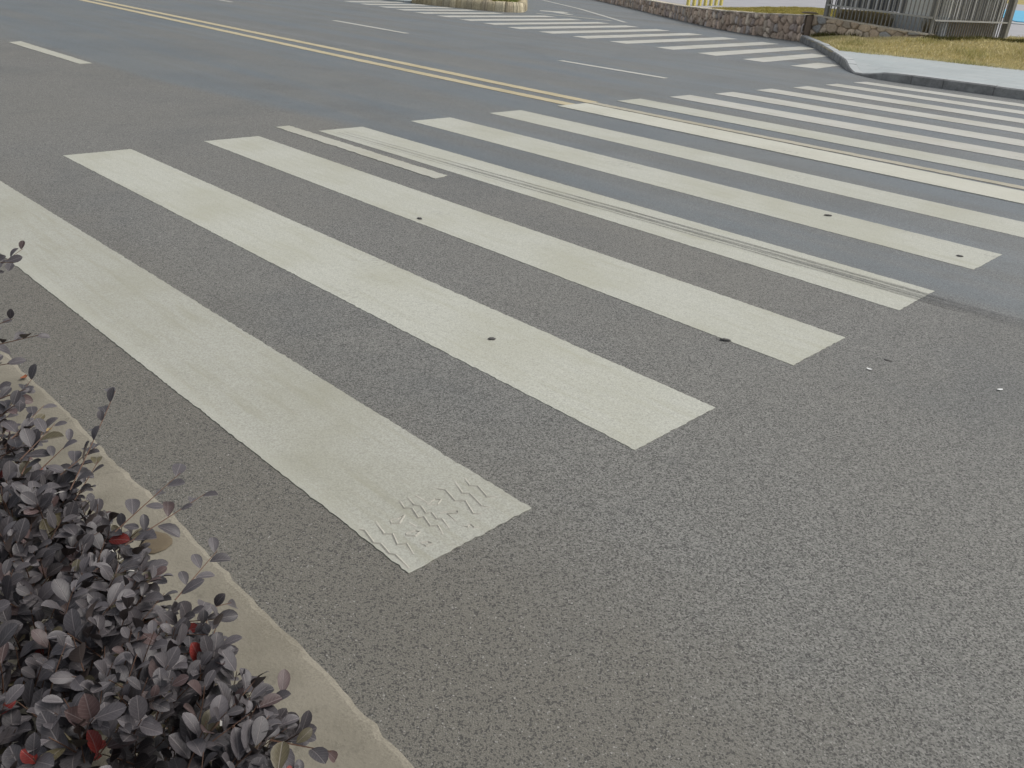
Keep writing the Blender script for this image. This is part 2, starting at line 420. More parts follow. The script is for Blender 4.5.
def line_poly(pts, w):
    P = [np.array(p,float) for p in pts]; a = []; b = []
    for i, p in enumerate(P):
        d = P[min(i+1,len(P)-1)]-P[max(0,i-1)]; d /= np.linalg.norm(d); s = np.array((-d[1],d[0]))*w/2
        a.append(tuple(p-s)); b.append(tuple(p+s))
    return a + b[::-1]
cl = empty('centre_line', (-8, 6.5, 0), 'pair of yellow lines down the middle of the road, crossed by the striped crossing', 'road marking')
painted('line', line_poly([(-45,7.55),(-30,7.1),(-15.3,6.69),(-5,6.33),(-1.4,6.25),(2,6.24)],.17), M['yellow'], cl, .004, .06, .004)
painted('line', line_poly([(-45,8.0),(-30,7.52),(-15.4,7.03),(-5.4,6.79),(-1.8,6.665),(-.1,6.63)],.17), M['yellow'], cl, .004, .06, .004)
painted('line', line_poly([(-.1,6.61),(1,6.60),(4.4,6.65),(4.96,6.66)],.12), M['yellow_worn'], cl, .004, .06, .005)
painted('line', line_poly([(4.96,6.68),(9,6.75),(30,7.1)],.17), M['yellow'], cl, .004, .06, .004)
ll = empty('lane_line', (-3, 2.8, 0), 'broken white lane line on the hedge side of the yellow centre lines', 'road marking')
painted('dash', [(-.27,2.715),(1.81,2.715),(1.79,2.845),(-.28,2.855)], M['white_dash'], ll, .004, .02, .004)
painted('dash', [(-6.92,2.67),(-4.58,2.715),(-4.60,2.865),(-7.02,2.85)], M['white_dash'], ll)
ll = empty('lane_line', (-8, 9.9, 0), 'thin broken white lane line beyond the yellow centre lines', 'road marking')
for c in ([(-10.4,10.02),(-7.65,9.84),(-7.65,9.97),(-10.4,10.16)], [(-3.35,9.56),(-1.25,9.53),(-1.25,9.66),(-3.35,9.70)], [(-18.5,10.5),(-15.6,10.42),(-15.6,10.55),(-18.5,10.64)]):
    painted('dash', c, M['white_far'], ll)
far = empty('zebra_crossing', (-9, 16, 0), 'white striped crossing farther off across the side road, between stone wall and island', 'crosswalk')
for i in range(17):
    x0 = -1.61 - 1.0*i - (.03*i if i > 3 else 0)
    if x0 < -14: x0 += .1
    yl = 13.86 + .02*math.sin(i*2.1) - (.12 if i in (4,5,6,7) else 0)
    yr = 18.7; sk = -.085
    if i == 0: yr = 15.2
    if i == 1: yr = 17.1
    if x0 < -12: yr = 17.05 + (x0+16.5)*.12
    yl += max(0, -(x0+9))*.12
    ang = [(x0, yl), (x0+.45, yl-.03), (x0+.45+sk*(yr-yl), yr), (x0+sk*(yr-yl), yr+.02)]
    if i == 0: ang = [(x0,yl),(x0+.44,yl+.12),(x0+.28,yr+.05),(x0-.13,yr-.05)]
    painted('stripe', ang, M['white_far'], far, .0045, .06, .004)
tag(painted('edge_line', line_poly([(-32,36.0),(-20.5,27.25),(-15.45,23.9),(-10.15,19.85)],.13), M['white_far'], None, .004, .08, .006),
    'long thin white line slanting up the side road toward the stone wall', 'road marking')
tag(painted('stop_line', line_poly([(-13.1,19.18),(-11.94,19.62),(-10.65,19.80)],.16), M['white_dash'], None, .0042, .05, .008),
    'faint worn white line just behind the farther striped crossing', 'road marking')
tag(painted('turn_arrow', [(-12.72,20.2),(-12.75,20.5),(-13.55,20.85),(-13.55,21.2),(-14.0,21.35),(-14.45,20.75),(-14.15,20.45),(-13.9,20.5),(-13.75,20.6)], M['white_far'], None, .004, .05, .006),
    'white painted turn arrow on the side road beside the island', 'road marking')

# ------------------------------------------------------------------ small things lying about
def lump(name, loc, r, flat, mat, label, cat, group=None, rz=0., el=1.3):
    a = np.linspace(0, 2*math.pi, 11)[:-1]; vs = []; fs = []
    ph = rng.random(3)*6
    lev = [(1.0,0),(.96,.45),(.7,.85),(.25,1.0)]
    for s, h in lev:
        for t in a:
            w = r*s*(1+.16*math.sin(2*t+ph[0])+.10*math.sin(3*t+ph[1]))
            X = w*math.cos(t)*el; Y = w*math.sin(t)
            vs.append((X*math.cos(rz)-Y*math.sin(rz), X*math.sin(rz)+Y*math.cos(rz), r*flat*h+.001*math.sin(5*t+ph[2])*s))
    for L in range(3):
        for k in range(10): fs.append((L*10+k, L*10+(k+1)%10, L*10+10+(k+1)%10, L*10+10+k))
    fs.append(tuple(30+k for k in range(10)))
    me = bpy.data.meshes.new(name); me.from_pydata(vs, [], fs); me.materials.append(mat)
    me.polygons.foreach_set('use_smooth',[True]*len(me.polygons))
    o = bpy.data.objects.new(name, me); COL.objects.link(o); o.location = loc
    return tag(o, label, cat, group)
G = 'dark pebbles lying on the crossing'
for (x, y, r, el, lab) in ((4.04,1.15,.0105,1.6,'dark pebble alone on the middle of the second stripe from the hedge'),
    (2.53,2.0,.013,1.3,'dark pebble on the left half of the third stripe from the hedge'),
    (4.635,1.935,.011,2.0,'flat dark pebble on the near edge of the third stripe'),
    (3.9,4.32,.016,1.4,'dark pebble toward the right of the fifth stripe from the hedge, farther from its end'),
    (4.8,4.16,.012,1.6,'small dark pebble close to the right end of the fifth stripe')):
    lump('pebble', (x,y,.0045), r, .45, M['pebble'], lab, 'pebble', G, .7, el)
lump('pebble', (5.17,2.32,.0), .010, .4, M['pebble'], 'dark pebble on bare asphalt beyond the right end of the third stripe', 'pebble', G, .3, 1.6)
lump('stone', (4.47,-.415,.0125), .040, .12, M['brown_stone'], 'flat round brown stone lying on the concrete edging beside the hedge', 'stone', None, .75, 1.15)
def scrap(name, loc, L, W, mat, label, cat, rz, curl=.3):
    n = 6; vs = []; fs = []
    for i in range(n+1):
        t = i/n; w = W*(math.sin(math.pi*(.08+.86*t)))**.7/2
        z = .002+curl*L*(t-.5)**2
        for s_ in (-1,0,1):
            X = (t-.5)*L; Y = s_*w
            vs.append((X*math.cos(rz)-Y*math.sin(rz), X*math.sin(rz)+Y*math.cos(rz), z+abs(s_)*.25*W*curl))
    for i in range(n):
        for j in range(2): fs.append((3*i+j,3*i+3+j,3*i+4+j,3*i+1+j))
    me = bpy.data.meshes.new(name); me.from_pydata(vs,[],fs); me.materials.append(mat)
    o = bpy.data.objects.new(name, me); COL.objects.link(o); o.location = loc
    return tag(o, label, cat)
scrap('paper_scrap', (5.16,2.165,.001), .022, .014, M['paper'], 'tiny white scrap on asphalt beside a dark pebble off the third stripe end', 'scrap', .2)
scrap('paper_scrap', (5.575,2.41,.001), .026, .013, M['paper'], 'tiny white scrap on bare asphalt, rightmost litter on the road', 'scrap', 1.1)
scrap('fallen_leaf', (3.75,-.43,.013), .035, .02, M['tan_leaf'], 'small curled yellow tan dead leaf on the concrete edging', 'leaf', .9, .6)
scrap('fallen_leaf', (3.35,-.365,.013), .028, .018, M['rust_leaf'], 'small rust red dead leaf at the road side of the concrete edging', 'leaf', 2.2, .6)

# ------------------------------------------------------------------ pavement, kerbs
ZP = .135
OUT = [(-5.05,20.55),(-3.35,18.35),(-1.75,15.95),(-1.10,14.92),(-.80,14.42),(-.52,14.03),(-.2,13.77),(.26,13.62),(1.0,13.60),(2.35,13.64),(8,13.8),(40,14.9)]
ZT = [.15,.145,.14,.137,.085,.035,.05,.135,.14,.14,.14,.14]
def arc(pts, zt, step):
    P = np.array(pts,float); d = np.r_[0,np.cumsum(np.linalg.norm(np.diff(P,axis=0),axis=1))]
    s = np.arange(0, d[-1], step); s = np.r_[s, d[-1]]
    return np.stack([np.interp(s,d,P[:,0]), np.interp(s,d,P[:,1])],1), np.interp(s,d,zt)
KP, KZ = arc(OUT, ZT, .25)
T = np.gradient(KP,axis=0); T /= np.linalg.norm(T,axis=1)[:,None]; N = np.stack([-T[:,1],T[:,0]],1)   # points to the pavement side
INN = KP+N*.16
m = MB(); i = 0
while i < len(KP)-1 and KP[i][0] < 16:
    j = min(i+random.choice((2,2,3,4)), len(KP)-1)
    g = .007
    for a in range(i, j):
        p0, p1, q0, q1 = KP[a].copy(), KP[a+1].copy(), INN[a].copy(), INN[a+1].copy()
        if a == j-1: p1 -= T[a]*g; q1 -= T[a]*g
        lf = .01
        za, zb = KZ[a], KZ[a+1]; dz = random.uniform(-.004,.004) if a == i else dz
        za += dz; zb += dz
        ch = N[a]*.02
        c1 = p0+ch; c2 = p1+N[a+1]*.02
        m.add([(p0[0],p0[1],-.02),(p1[0],p1[1],-.02),(p1[0],p1[1],zb-.02),(p0[0],p0[1],za-.02),(c1[0],c1[1],za),(c2[0],c2[1],zb),(q1[0],q1[1],zb),(q0[0],q0[1],za),(q1[0],q1[1],-.02),(q0[0],q0[1],-.02)],
              [(0,1,2,3),(3,2,5,4),(4,5,6,7),(7,6,8,9)] + ([(0,3,4,7,9)] if a == i else []) + ([(1,8,6,5,2)] if a == j-1 else []))
    i = j
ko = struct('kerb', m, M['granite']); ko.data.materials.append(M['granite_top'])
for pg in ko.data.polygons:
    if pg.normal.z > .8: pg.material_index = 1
# pavement: between kerb and verge
VE = [(-2.25,17.05),(-1.4,17.45),(1.1,17.75),(8,18.1),(40,19.5)]
sel = [k for k in range(len(KP)) if KP[k][1] < 17.0 or KP[k][0] > 0]
sel = [k for k in sel if not (KP[k][0] < -2.3)]
pin = [tuple(INN[k]+N[k]*.004) for k in sel]; pz = [min(ZP, KZ[k]-.004) for k in sel]
out = pin + VE[::-1]
m = MB(); ring = out; zr = pz + [ZP]*len(VE)
# triangulate as strips between kerb line and verge line so the dropped corner can dip
VEa, _ = arc(VE, [0]*len(VE), .25)
vs = []; fs = []
for k in range(len(pin)):
    t = k/(len(pin)-1); L = np.array(pin[k])
    q = np.array([np.interp(L[0] if L[0] > -1.0 else L[0]*1.1-.2, [v[0] for v in VE], [v[0] for v in VE]), 0]); q[1] = np.interp(q[0], [v[0] for v in VE], [v[1] for v in VE])
    mid = L+(q-L)*.22
    vs += [(L[0],L[1],pz[k]),(mid[0],mid[1],max(pz[k],ZP-.01) if pz[k]<.1 else ZP),(q[0],q[1],ZP)]
    if k: a = 3*(k-1); fs += [(a,a+3,a+4,a+1),(a+1,a+4,a+5,a+2)]
m.add(vs, fs); struct('pavement', m, M['slabs'])

# ------------------------------------------------------------------ verge, terrace, lawn
def in_poly(x, y, poly):
    r = np.zeros(len(x), bool); n = len(poly)
    for i in range(n):
        x0,y0 = poly[i]; x1,y1 = poly[(i+1)%n]
        c = ((y0 > y) != (y1 > y)) & (x < (x1-x0)*(y-y0)/(y1-y0+1e-12)+x0); r ^= c
    return r
def verge_z(x, y):
    edge = np.interp(x, [v[0] for v in VE], [v[1] for v in VE])
    t = np.clip((y-np.minimum(edge,17.6))/2.6, 0, 1); t = t*t*(3-2*t)
    hi = np.interp(x, [-5,-4,-1.6,0,20], [.20,.22,.37,.42,.42])
    t = t*np.clip(((x+4.93)*.807+(y-20.75)*.59)/.7,0,1)
    z = .125+(hi-.125)*t
    return z + .018*np.sin(x*3.1+y*2.3)*t + .012*np.sin(x*7.7-y*5.1)*t
VPOLY = [(-4.93,20.75),(-3.17,18.47),(-2.2,17.02),(-2.0,16.72),(-1.3,17.2),(1.1,17.5),(8,17.9),(20,18.7),(20,36.0),(-1.0,36.0),(-1.45,20.3),(-2.2,20.35)]
def grid_sheet(name, poly, zf, mat, step, kind='stuff'):
    P = np.array(poly); gx = np.arange(P[:,0].min()-step, P[:,0].max()+step, step); gy = np.arange(P[:,1].min()-step, P[:,1].max()+step, step)
    X, Y = np.meshgrid(gx, gy); inside = in_poly(X.ravel(), Y.ravel(), poly).reshape(X.shape)
    keep = inside[:-1,:-1]|inside[1:,:-1]|inside[:-1,1:]|inside[1:,1:]
    idx = np.arange(X.size).reshape(X.shape)
    F = np.stack([idx[:-1,:-1],idx[:-1,1:],idx[1:,1:],idx[1:,:-1]],-1)[keep]
    V = np.stack([X.ravel(), Y.ravel(), zf(X.ravel(), Y.ravel())],1)
    u, inv = np.unique(F.ravel(), return_inverse=True)
    return np_mesh(name, V[u], inv.reshape(-1,4), mat, smooth=True)
def blades(poly, zf, count, h, w, pal, bounds, clump=None):
    x = rng.uniform(bounds[0],bounds[1],count); y = rng.uniform(bounds[2],bounds[3],count)
    k = in_poly(x, y, poly); x, y = x[k], y[k]; n = len(x)
    f = .5+.5*np.sin(x*2.7+1.3*np.sin(y*1.9))*np.sin(y*3.3+1.1*np.sin(x*2.3))
    hh = h*rng.uniform(.45,1.25,n)*(.55+.75*f); a = rng.uniform(0,2*math.pi,n); ln = rng.uniform(.2,1.1,n)*hh; b = rng.uniform(0,2*math.pi,n)
    z = zf(x,y)-.01
    p = np.stack([x,y,z],1); d = np.stack([np.cos(a),np.sin(a),0*a],1)*w*.5*rng.uniform(.6,1.5,n)[:,None]
    tip = p+np.stack([np.cos(b)*ln,np.sin(b)*ln,hh],1)
    V = np.stack([p-d,p+d,tip],1).reshape(-1,3)
    F = np.arange(3*n).reshape(-1,3)
    pal = np.array(pal); ci = np.clip(((1-f)*.6+rng.random(n)*.55)*len(pal)*.9,0,len(pal)-1).astype(int)
    c = pal[ci]*rng.uniform(.75,1.25,n)[:,None]; c = np.repeat(np.c_[c,np.ones(n)],3,axis=0)
    return V, F, c
DRY = [(.44,.43,.18),(.55,.50,.24),(.70,.62,.34),(.76,.67,.40),(.62,.54,.29)]
v_sheet = grid_sheet('verge_turf', [(-5.02,20.68),(-3.27,18.40),(-2.3,16.95),(-2.1,16.6)]+VPOLY[4:], verge_z, M['turf'], .12)
tag(v_sheet, kind='structure'); v_sheet.name = 'verge_ground'
V, F, c = blades(VPOLY, verge_z, 150000, .065, .010, DRY, (-5,4,17,24.5))
V2, F2, c2 = blades(VPOLY, verge_z, 60000, .09, .022, DRY, (-2,16,17,36))
# taller growth at the foot of the low wall and the fence
tx = np.r_[rng.uniform(-4.7,-1.5,2500), rng.uniform(-1.7,.1,5200)]; ty = np.r_[20.62-.14*(tx[:2500]+4.85)/1.0*.9-rng.uniform(.0,.16,2500), rng.uniform(19.75,20.35,5200)]
ty[2500:] += np.clip((tx[2500:]+1.4),0,2)*1.6
tz = verge_z(tx,ty)-.01; n = len(tx); hh = rng.uniform(.05,.15,n); b = rng.uniform(0,6.28,n); a = rng.uniform(0,6.28,n)
p = np.stack([tx,ty,tz],1); d = np.stack([np.cos(a),np.sin(a),0*a],1)*.009
V3 = np.stack([p-d,p+d,p+np.stack([np.cos(b)*hh*.4,np.sin(b)*hh*.4,hh],1)],1).reshape(-1,3); F3 = np.arange(3*n).reshape(-1,3)
c3 = np.repeat(np.c_[np.array([(.09,.10,.03),(.13,.13,.045),(.2,.17,.07)])[rng.integers(0,3,n)],np.ones(n)],3,axis=0)
tag(np_mesh('verge_grass', np.r_[V,V2,V3], np.r_[F,F2+len(V),F3+len(V)+len(V2)], M['grass'], None, np.r_[c,c2,c3]),
    'dry yellow grass on the verge between pale pavement, low stone wall and fence', 'grass', None, 'stuff')

# terrace behind the walls
WP = [(-4.80,20.42),(-6.3,20.77),(-8.19,21.76),(-11.14,23.95),(-15.56,27.54),(-19.72,30.76),(-27,36.4),(-40,46.5)]
WH = [.65,.575,.51,.445,.41,.40,.40,.40]
def terrace_z(x, y):
    return np.interp(x, [-40,-20,-11,-8,-5,-1.5,5], [.36,.36,.41,.47,.56,.44,.42]) + .0*y
LAWN = [(-5.0,20.85),(-6.4,21.1),(-8.2,22.05),(-9.6,23.1),(-11.5,30),(-12.0,34.5),(-8.5,34.5),(-5.2,26.5)]
TPOLY = [(-4.95,20.8),(-6.35,21.1),(-8.25,22.08),(-11.25,24.3),(-15.7,27.9),(-19.9,31.1),(-27,36.8),(-40,46.9),(-150,130),(-150,140),(90,140),(60,36),(0,36),(-1.0,24),(-1.3,20.5),(-2,20.55)]
m = MB(); 
def tz1(x,y): return float(terrace_z(np.array([x]),0*np.array([x]))[0])-.02
import mathutils.geometry as mg
pts = [mathutils.Vector((x,y,0)) for x,y in TPOLY] if False else None
from mathutils import Vector
tri = mg.tessellate_polygon([[Vector((x,y,0)) for x,y in TPOLY]])
m.add([(x,y,.40 if (y > 33 or x < -10 or x > -1.4) else tz1(x,y)-.05) for x,y in TPOLY], [tuple(t) for t in tri])
struct('plaza', m, M['plaza'])
o = grid_sheet('lawn_ground', LAWN, lambda x,y: terrace_z(x,y)+.02, M['turf'], .2); tag(o, kind='structure')
V, F, c = blades(LAWN, lambda x,y: terrace_z(x,y)+.02, 90000, .06, .02, [(.30,.30,.08),(.38,.34,.10),(.44,.38,.13),(.50,.42,.16),(.38,.36,.11)], (-12.5,-4.8,20.8,35))
tag(np_mesh('lawn_grass', V, F, M['grass'], None, c), 'yellow green lawn grass on the terrace behind the long rubble wall', 'grass', None, 'stuff')
m = MB(); m.slab([(-4.7,20.75),(-1.75,20.25),(-1.55,22.6),(-5.0,25.4)], .1, .452); struct('soil_bed', m, M['soil'])
m = MB(); m.slab([(-4.2,41.5),(-6.3,38.2),(-4.0,37.6),(30,37.6),(30,41.5)], .3, .425); struct('court_border', m, M['slabs'])
m = MB(); m.slab([(-20,75),(-6.3,41.5),(30,41.5),(30,75)], .3, .43); struct('court', m, M['blue'])

# ------------------------------------------------------------------ rubble walls
def rubble(name, P, H, Z0, cw, chh, depth, pal, joint, thick, cap, label, res=.03, seed=1, jw=.2, flip=False):
    r = np.random.default_rng(seed)
    P = np.array(P,float); L = np.r_[0,np.cumsum(np.linalg.norm(np.diff(P,axis=0),axis=1))]
    ns = int(L[-1]/res)+1; s = np.linspace(0,L[-1],ns); px = np.interp(s,L,P[:,0]); py = np.interp(s,L,P[:,1]); h = np.interp(s,L,H); z0 = np.interp(s,L,Z0)
    ker = np.ones(25)/25
    if ns > 200:
        px = np.convolve(np.pad(px,12,'edge'),ker,'valid'); py = np.convolve(np.pad(py,12,'edge'),ker,'valid')
    tx, ty = np.gradient(px), np.gradient(py); q = np.hypot(tx,ty); nx, ny = ty/q, -tx/q
    if flip: nx, ny = -nx, -ny
    nt = int(max(H)/res)+2; t = np.linspace(0,1,nt)
    S, Tt = np.meshgrid(s, t); HZ = Tt*h[None,:]
    ncx = int(L[-1]/cw)+2; ncy = int(max(H)/chh)+2
    cx, cy = np.meshgrid(np.arange(ncx), np.arange(-1,ncy)); cxp = ((cx+.5*(cy%2)+r.uniform(-.38,.38,cx.shape))*cw).ravel(); cyp = ((cy+.5+r.uniform(-.38,.38,cx.shape))*chh).ravel()
    colr = np.array(pal)[r.integers(0,len(pal),len(cxp))]*r.uniform(.7,1.25,(len(cxp),1)); prot = r.uniform(.5,1.,len(cxp)); tilt = r.uniform(-.5,.5,(len(cxp),2))
    sf = S.ravel(); hf = HZ.ravel(); d1 = np.zeros(len(sf)); d2 = d1.copy(); ix = np.zeros(len(sf),int)
    for a in range(0,len(sf),4000):
        dd = np.abs(sf[a:a+4000,None]-cxp)/cw; ee = np.abs(hf[a:a+4000,None]-cyp)/chh; D = (dd**2.2+ee**2.2)**(1/2.2)
        pi = np.argpartition(D,1,axis=1)[:,:2]; dv = np.take_along_axis(D,pi,1); o = np.argsort(dv,1); pi = np.take_along_axis(pi,o,1); dv = np.take_along_axis(dv,o,1)
        d1[a:a+4000] = dv[:,0]; d2[a:a+4000] = dv[:,1]; ix[a:a+4000] = pi[:,0]
    e = np.clip((d2-d1)/jw,0,1); e = e*e*(3-2*e)
    off = depth*(e*prot[ix]+(sf-cxp[ix])/cw*tilt[ix,0]*.6*e+(hf-cyp[ix])/chh*tilt[ix,1]*.6*e)+r.normal(0,.004,len(sf))
    NX = np.tile(nx,nt); NY = np.tile(ny,nt)
    V = np.stack([np.tile(px,nt)+NX*off, np.tile(py,nt)+NY*off, np.tile(z0,nt)+hf],1)
    idx = np.arange(ns*nt).reshape(nt,ns)
    F = np.stack([idx[:-1,:-1],idx[:-1,1:],idx[1:,1:],idx[1:,:-1]],-1).reshape(-1,4)
    if not flip: F = F[:, ::-1]
    C = np.array(joint)[None]*(1-e[:,None])+colr[ix]*e[:,None]; C = np.c_[C,np.ones(len(C))]
    root = empty(name, (px[0],py[0],z0[0]), label, 'wall')
    np_mesh('stonework', V, F, M['stone'], root, C, smooth=False)
    # core and mortar cap
    m = MB(); k = max(1,int(.4/res)); ii = list(range(0,ns,k)); ii = ii if ii[-1]==ns-1 else ii+[ns-1]
    for a,b in zip(ii[:-1],ii[1:]):
        A = [(px[a]-nx[a]*.01,py[a]-ny[a]*.01),(px[b]-nx[b]*.01,py[b]-ny[b]*.01),(px[b]-nx[b]*thick,py[b]-ny[b]*thick),(px[a]-nx[a]*thick,py[a]-ny[a]*thick)]
        zz = [z0[a],z0[b],z0[b],z0[a]]; tt = [z0[a]+h[a]-.01,z0[b]+h[b]-.01]
        m.hexa([(*A[0],zz[0]),(*A[1],zz[1]),(*A[2],zz[2]),(*A[3],zz[3]),(*A[0],tt[0]),(*A[1],tt[1]),(*A[2],tt[1]),(*A[3],tt[0])] if not flip else [(*A[1],zz[1]),(*A[0],zz[0]),(*A[3],zz[3]),(*A[2],zz[2]),(*A[1],tt[1]),(*A[0],tt[0]),(*A[3],tt[0]),(*A[2],tt[1])])
    m.build('core', M['core'], root)
    m = MB(); k = max(1,int(.12/res)); ii = list(range(0,ns,k)); ii = ii if ii[-1]==ns-1 else ii+[ns-1]
    vs = []; fs = []
    for j,a in enumerate(ii):
        o1 = depth*.7+r.normal(0,.008); zt = z0[a]+h[a]+r.normal(0,.004)
        for ow, oz in ((o1,-.012),(o1-.01,cap),(-thick-.01,cap),(-thick-.01,-.012)):
            vs.append((px[a]+nx[a]*ow,py[a]+ny[a]*ow,zt+oz))
        if j:
            b = 4*(j-1); fs += [(b,b+4,b+5,b+1),(b+1,b+5,b+6,b+2),(b+2,b+6,b+7,b+3)]
    m.add(vs,fs); m.build('mortar_cap', M['coping'], root)
    return root
wall = rubble('stone_wall', WP, WH, [-.03]*len(WP), .15, .23, .10, [(.66,.51,.40),(.72,.58,.46),(.60,.49,.41),(.48,.40,.36),(.76,.65,.53),(.66,.52,.41),(.57,.52,.49)], (.27,.215,.175), .32, .018,
    'long curved wall of rough brown rubble stone holding up the lawn along the side road', seed=3, flip=True)
SW = [(-4.80,20.66),(-3.9,20.46),(-2.85,20.2),(-1.62,19.92)]
SH = [.62,.58,.53,.475]
low = rubble('stone_wall', SW, [q-.05 for q in SH], [.05]*4, .26, .19, .06, [(.66,.54,.41),(.72,.59,.45),(.60,.51,.40),(.52,.52,.51),(.74,.62,.48),(.66,.53,.40)], (.26,.21,.16), .28, .015,
    'low straight wall of large pale tan stones carrying the dark metal fence beside the verge', res=.02, jw=.14, seed=9, flip=False)
lump('cap_stone', (-4.97,20.74,.655), .15, .30, M['brown_stone'], 'loose dark brown slab lying on the corner where the two stone walls meet', 'stone', None, .3, 1.6)

# ------------------------------------------------------------------ fence on the low wall
fen = empty('metal_fence', (-1.62,20.05,.45), 'dark grey barred fence on the low tan stone wall, turning back across grass', 'fence')
A0 = np.array((-4.55,20.74)); A1 = np.array((-1.66,20.06)); B1 = np.array((-1.12,23.35))
zA = lambda t: .612+(.482-.612)*t
def post(c, z0, z1, w): 
    m = MB(); m.box((c[0],c[1],(z0+z1)/2),(w,w,z1-z0),-.2); m.box((c[0],c[1],z1+.012),(w+.03,w+.03,.024),-.2); return m.build('post', M['dark_metal'], fen)
post(A0,.6,2.4,.09); post(A1,.3,2.35,.05); post(B1,.33,2.35,.13)
mb = MB(); 
for k in range(1,27):
    t = k/27; p = A0+(A1-A0)*t; mb.bar((*p,zA(t)),(*p,zA(t)+1.75),.022,.022)
mb.build('bars', M['dark_metal'], fen)
mb = MB()
for k in range(1,30):
    t = k/30; p = A1+(B1-A1)*t; mb.bar((*p,.40),(*p,2.2),.022,.022)
mb.build('bars', M['dark_metal'], fen)
def off(p, d, a): v = (a)/np.linalg.norm(a); return p+np.array((v[1],-v[0]))*d
for zr in (.34,1.6):
    mb = MB(); a, b = off(A0,.032,A1-A0), off(A1,.032,A1-A0); mb.bar((*a,zA(0)+zr-.06),(*b,zA(1)+zr),.03,.04); mb.build('rail', M['rail_metal'], fen)
    mb = MB(); a, b = off(A1,.034,B1-A1), off(B1,.034,B1-A1); mb.bar((*a,.455+zr-.02),(*b,.455+zr-.02),.03,.035); mb.build('rail', M['rail_metal'], fen)
# screens with pale uprights behind it
def screen(name, a, b, z0, z1, ts, w, label):
    a = np.array(a); b = np.array(b); d = (b-a)/np.linalg.norm(b-a); nn = np.array((d[1],-d[0])); L = np.linalg.norm(b-a)
    root = empty(name, ((a+b)/2).tolist()+[z0], label, 'screen')
    m = MB(); m.box((*((a+b)/2), (z0+z1)/2), (L,.03,z1-z0), math.atan2(d[1],d[0])); m.build('panel', M['panel'], root)
    m = MB()
    for t, ww in zip(ts, w):
        p = a+(b-a)*t+nn*.035; m.box((*p,(z0+z1)/2-.015),(ww,.035,z1-z0-.02),math.atan2(d[1],d[0]))
    m.build('bars', M['pale_bar'], root)
    m = MB()
    for t in (.02,.98):
        m = MB(); p = a+(b-a)*t-nn*.06; m.box((*p,(.36+z1)/2),(.07,.07,z1-.36),math.atan2(d[1],d[0])); m.build('post', M['dark_metal'], root)
    return root
ts = [.03,.13,.17,.26,.31,.39,.44,.53,.62,.72,.76,.81,.86,.93,.97]
screen('bar_screen', (-1.86,20.5), (-1.33,23.45), .76, 2.2, ts, [.04,.055,.055,.05,.055,.045,.055,.045,.04,.055,.04,.045,.045,.045,.04], 'grey screen with pale uprights behind the fence part standing in grass')
screen('bar_screen', (-4.62,21.35), (-2.75,20.95), .86, 2.3, [.08,.15,.24,.31,.42,.5,.62,.69,.8,.87,.96], [.04,.03,.05,.04,.03,.05,.04,.04,.05,.05,.04], 'slate grey screen with pale uprights behind the fence on the low wall')
blk = empty('garden_wall', (-2.2,20.95,.45), 'pale rendered wall with a grey base seen through the fence bars', 'wall')
m = MB(); m.box((-2.29,20.81,.62),(1.45,.16,.44),-.23); m.build('base', M['plinth'], blk)
m = MB(); m.box((-2.14,20.84,1.45),(1.14,.10,1.22),-.23); m.build('upper_wall', M['pale_wall'], blk)
m = MB(); m.box((-3.2,21.3,.46),(1.5,.14,.11),-.23); tag(m.build('bed_border', M['pale_wall']), 'pale low border block lying behind the fence foot', 'border')

# dry brown growth behind the foot of the fence
n = 24000; t = .13+.87*rng.random(n); lf = rng.random(n) < .55
bx = np.where(lf, -4.5+1.55*t, -1.80+.5*t*.94-rng.uniform(0,.3,n)); by = np.where(lf, 21.25-.22*t*2+rng.uniform(-.35,.25,n), 20.2+2.9*t+rng.uniform(-.1,.1,n))
hh = rng.uniform(.15,.46,n); b = rng.uniform(0,6.28,n); a = rng.uniform(0,6.28,n)
p = np.stack([bx,by,np.full(n,.40)],1); d = np.stack([np.cos(a),np.sin(a),0*a],1)*rng.uniform(.006,.016,n)[:,None]
V = np.stack([p-d,p+d,p+np.stack([np.cos(b)*hh*.35,np.sin(b)*hh*.35,hh],1)],1).reshape(-1,3)
c = np.repeat(np.c_[np.array([(.36,.29,.19),(.28,.23,.15),(.44,.36,.24),(.24,.23,.12)])[rng.integers(0,4,n)],np.ones(n)],3,axis=0)
tag(np_mesh('dry_undergrowth', V, np.arange(3*n).reshape(-1,3), M['grass'], None, c), 'dry brown undergrowth behind the foot of the dark fence', 'undergrowth', None, 'stuff')

# ------------------------------------------------------------------ yellow railing on the terrace
yr = empty('railing', (-10.5,25.3,.42), 'bright yellow painted railing standing on the terrace behind the long wall', 'railing')
ya = np.array((-11.6,24.95)); yb = np.array((-12.4,28.2))
for k in range(7):
    p = ya+(yb-ya)*k/6; m = MB(); m.box((*p,.83),(.09,.09,.9)); m.build('post', M['yellow_rail'], yr)
for z in (1.22,.95):
    m = MB(); m.bar((*ya,z),(*yb,z),.05); m.build('rail', M['yellow_rail'], yr)

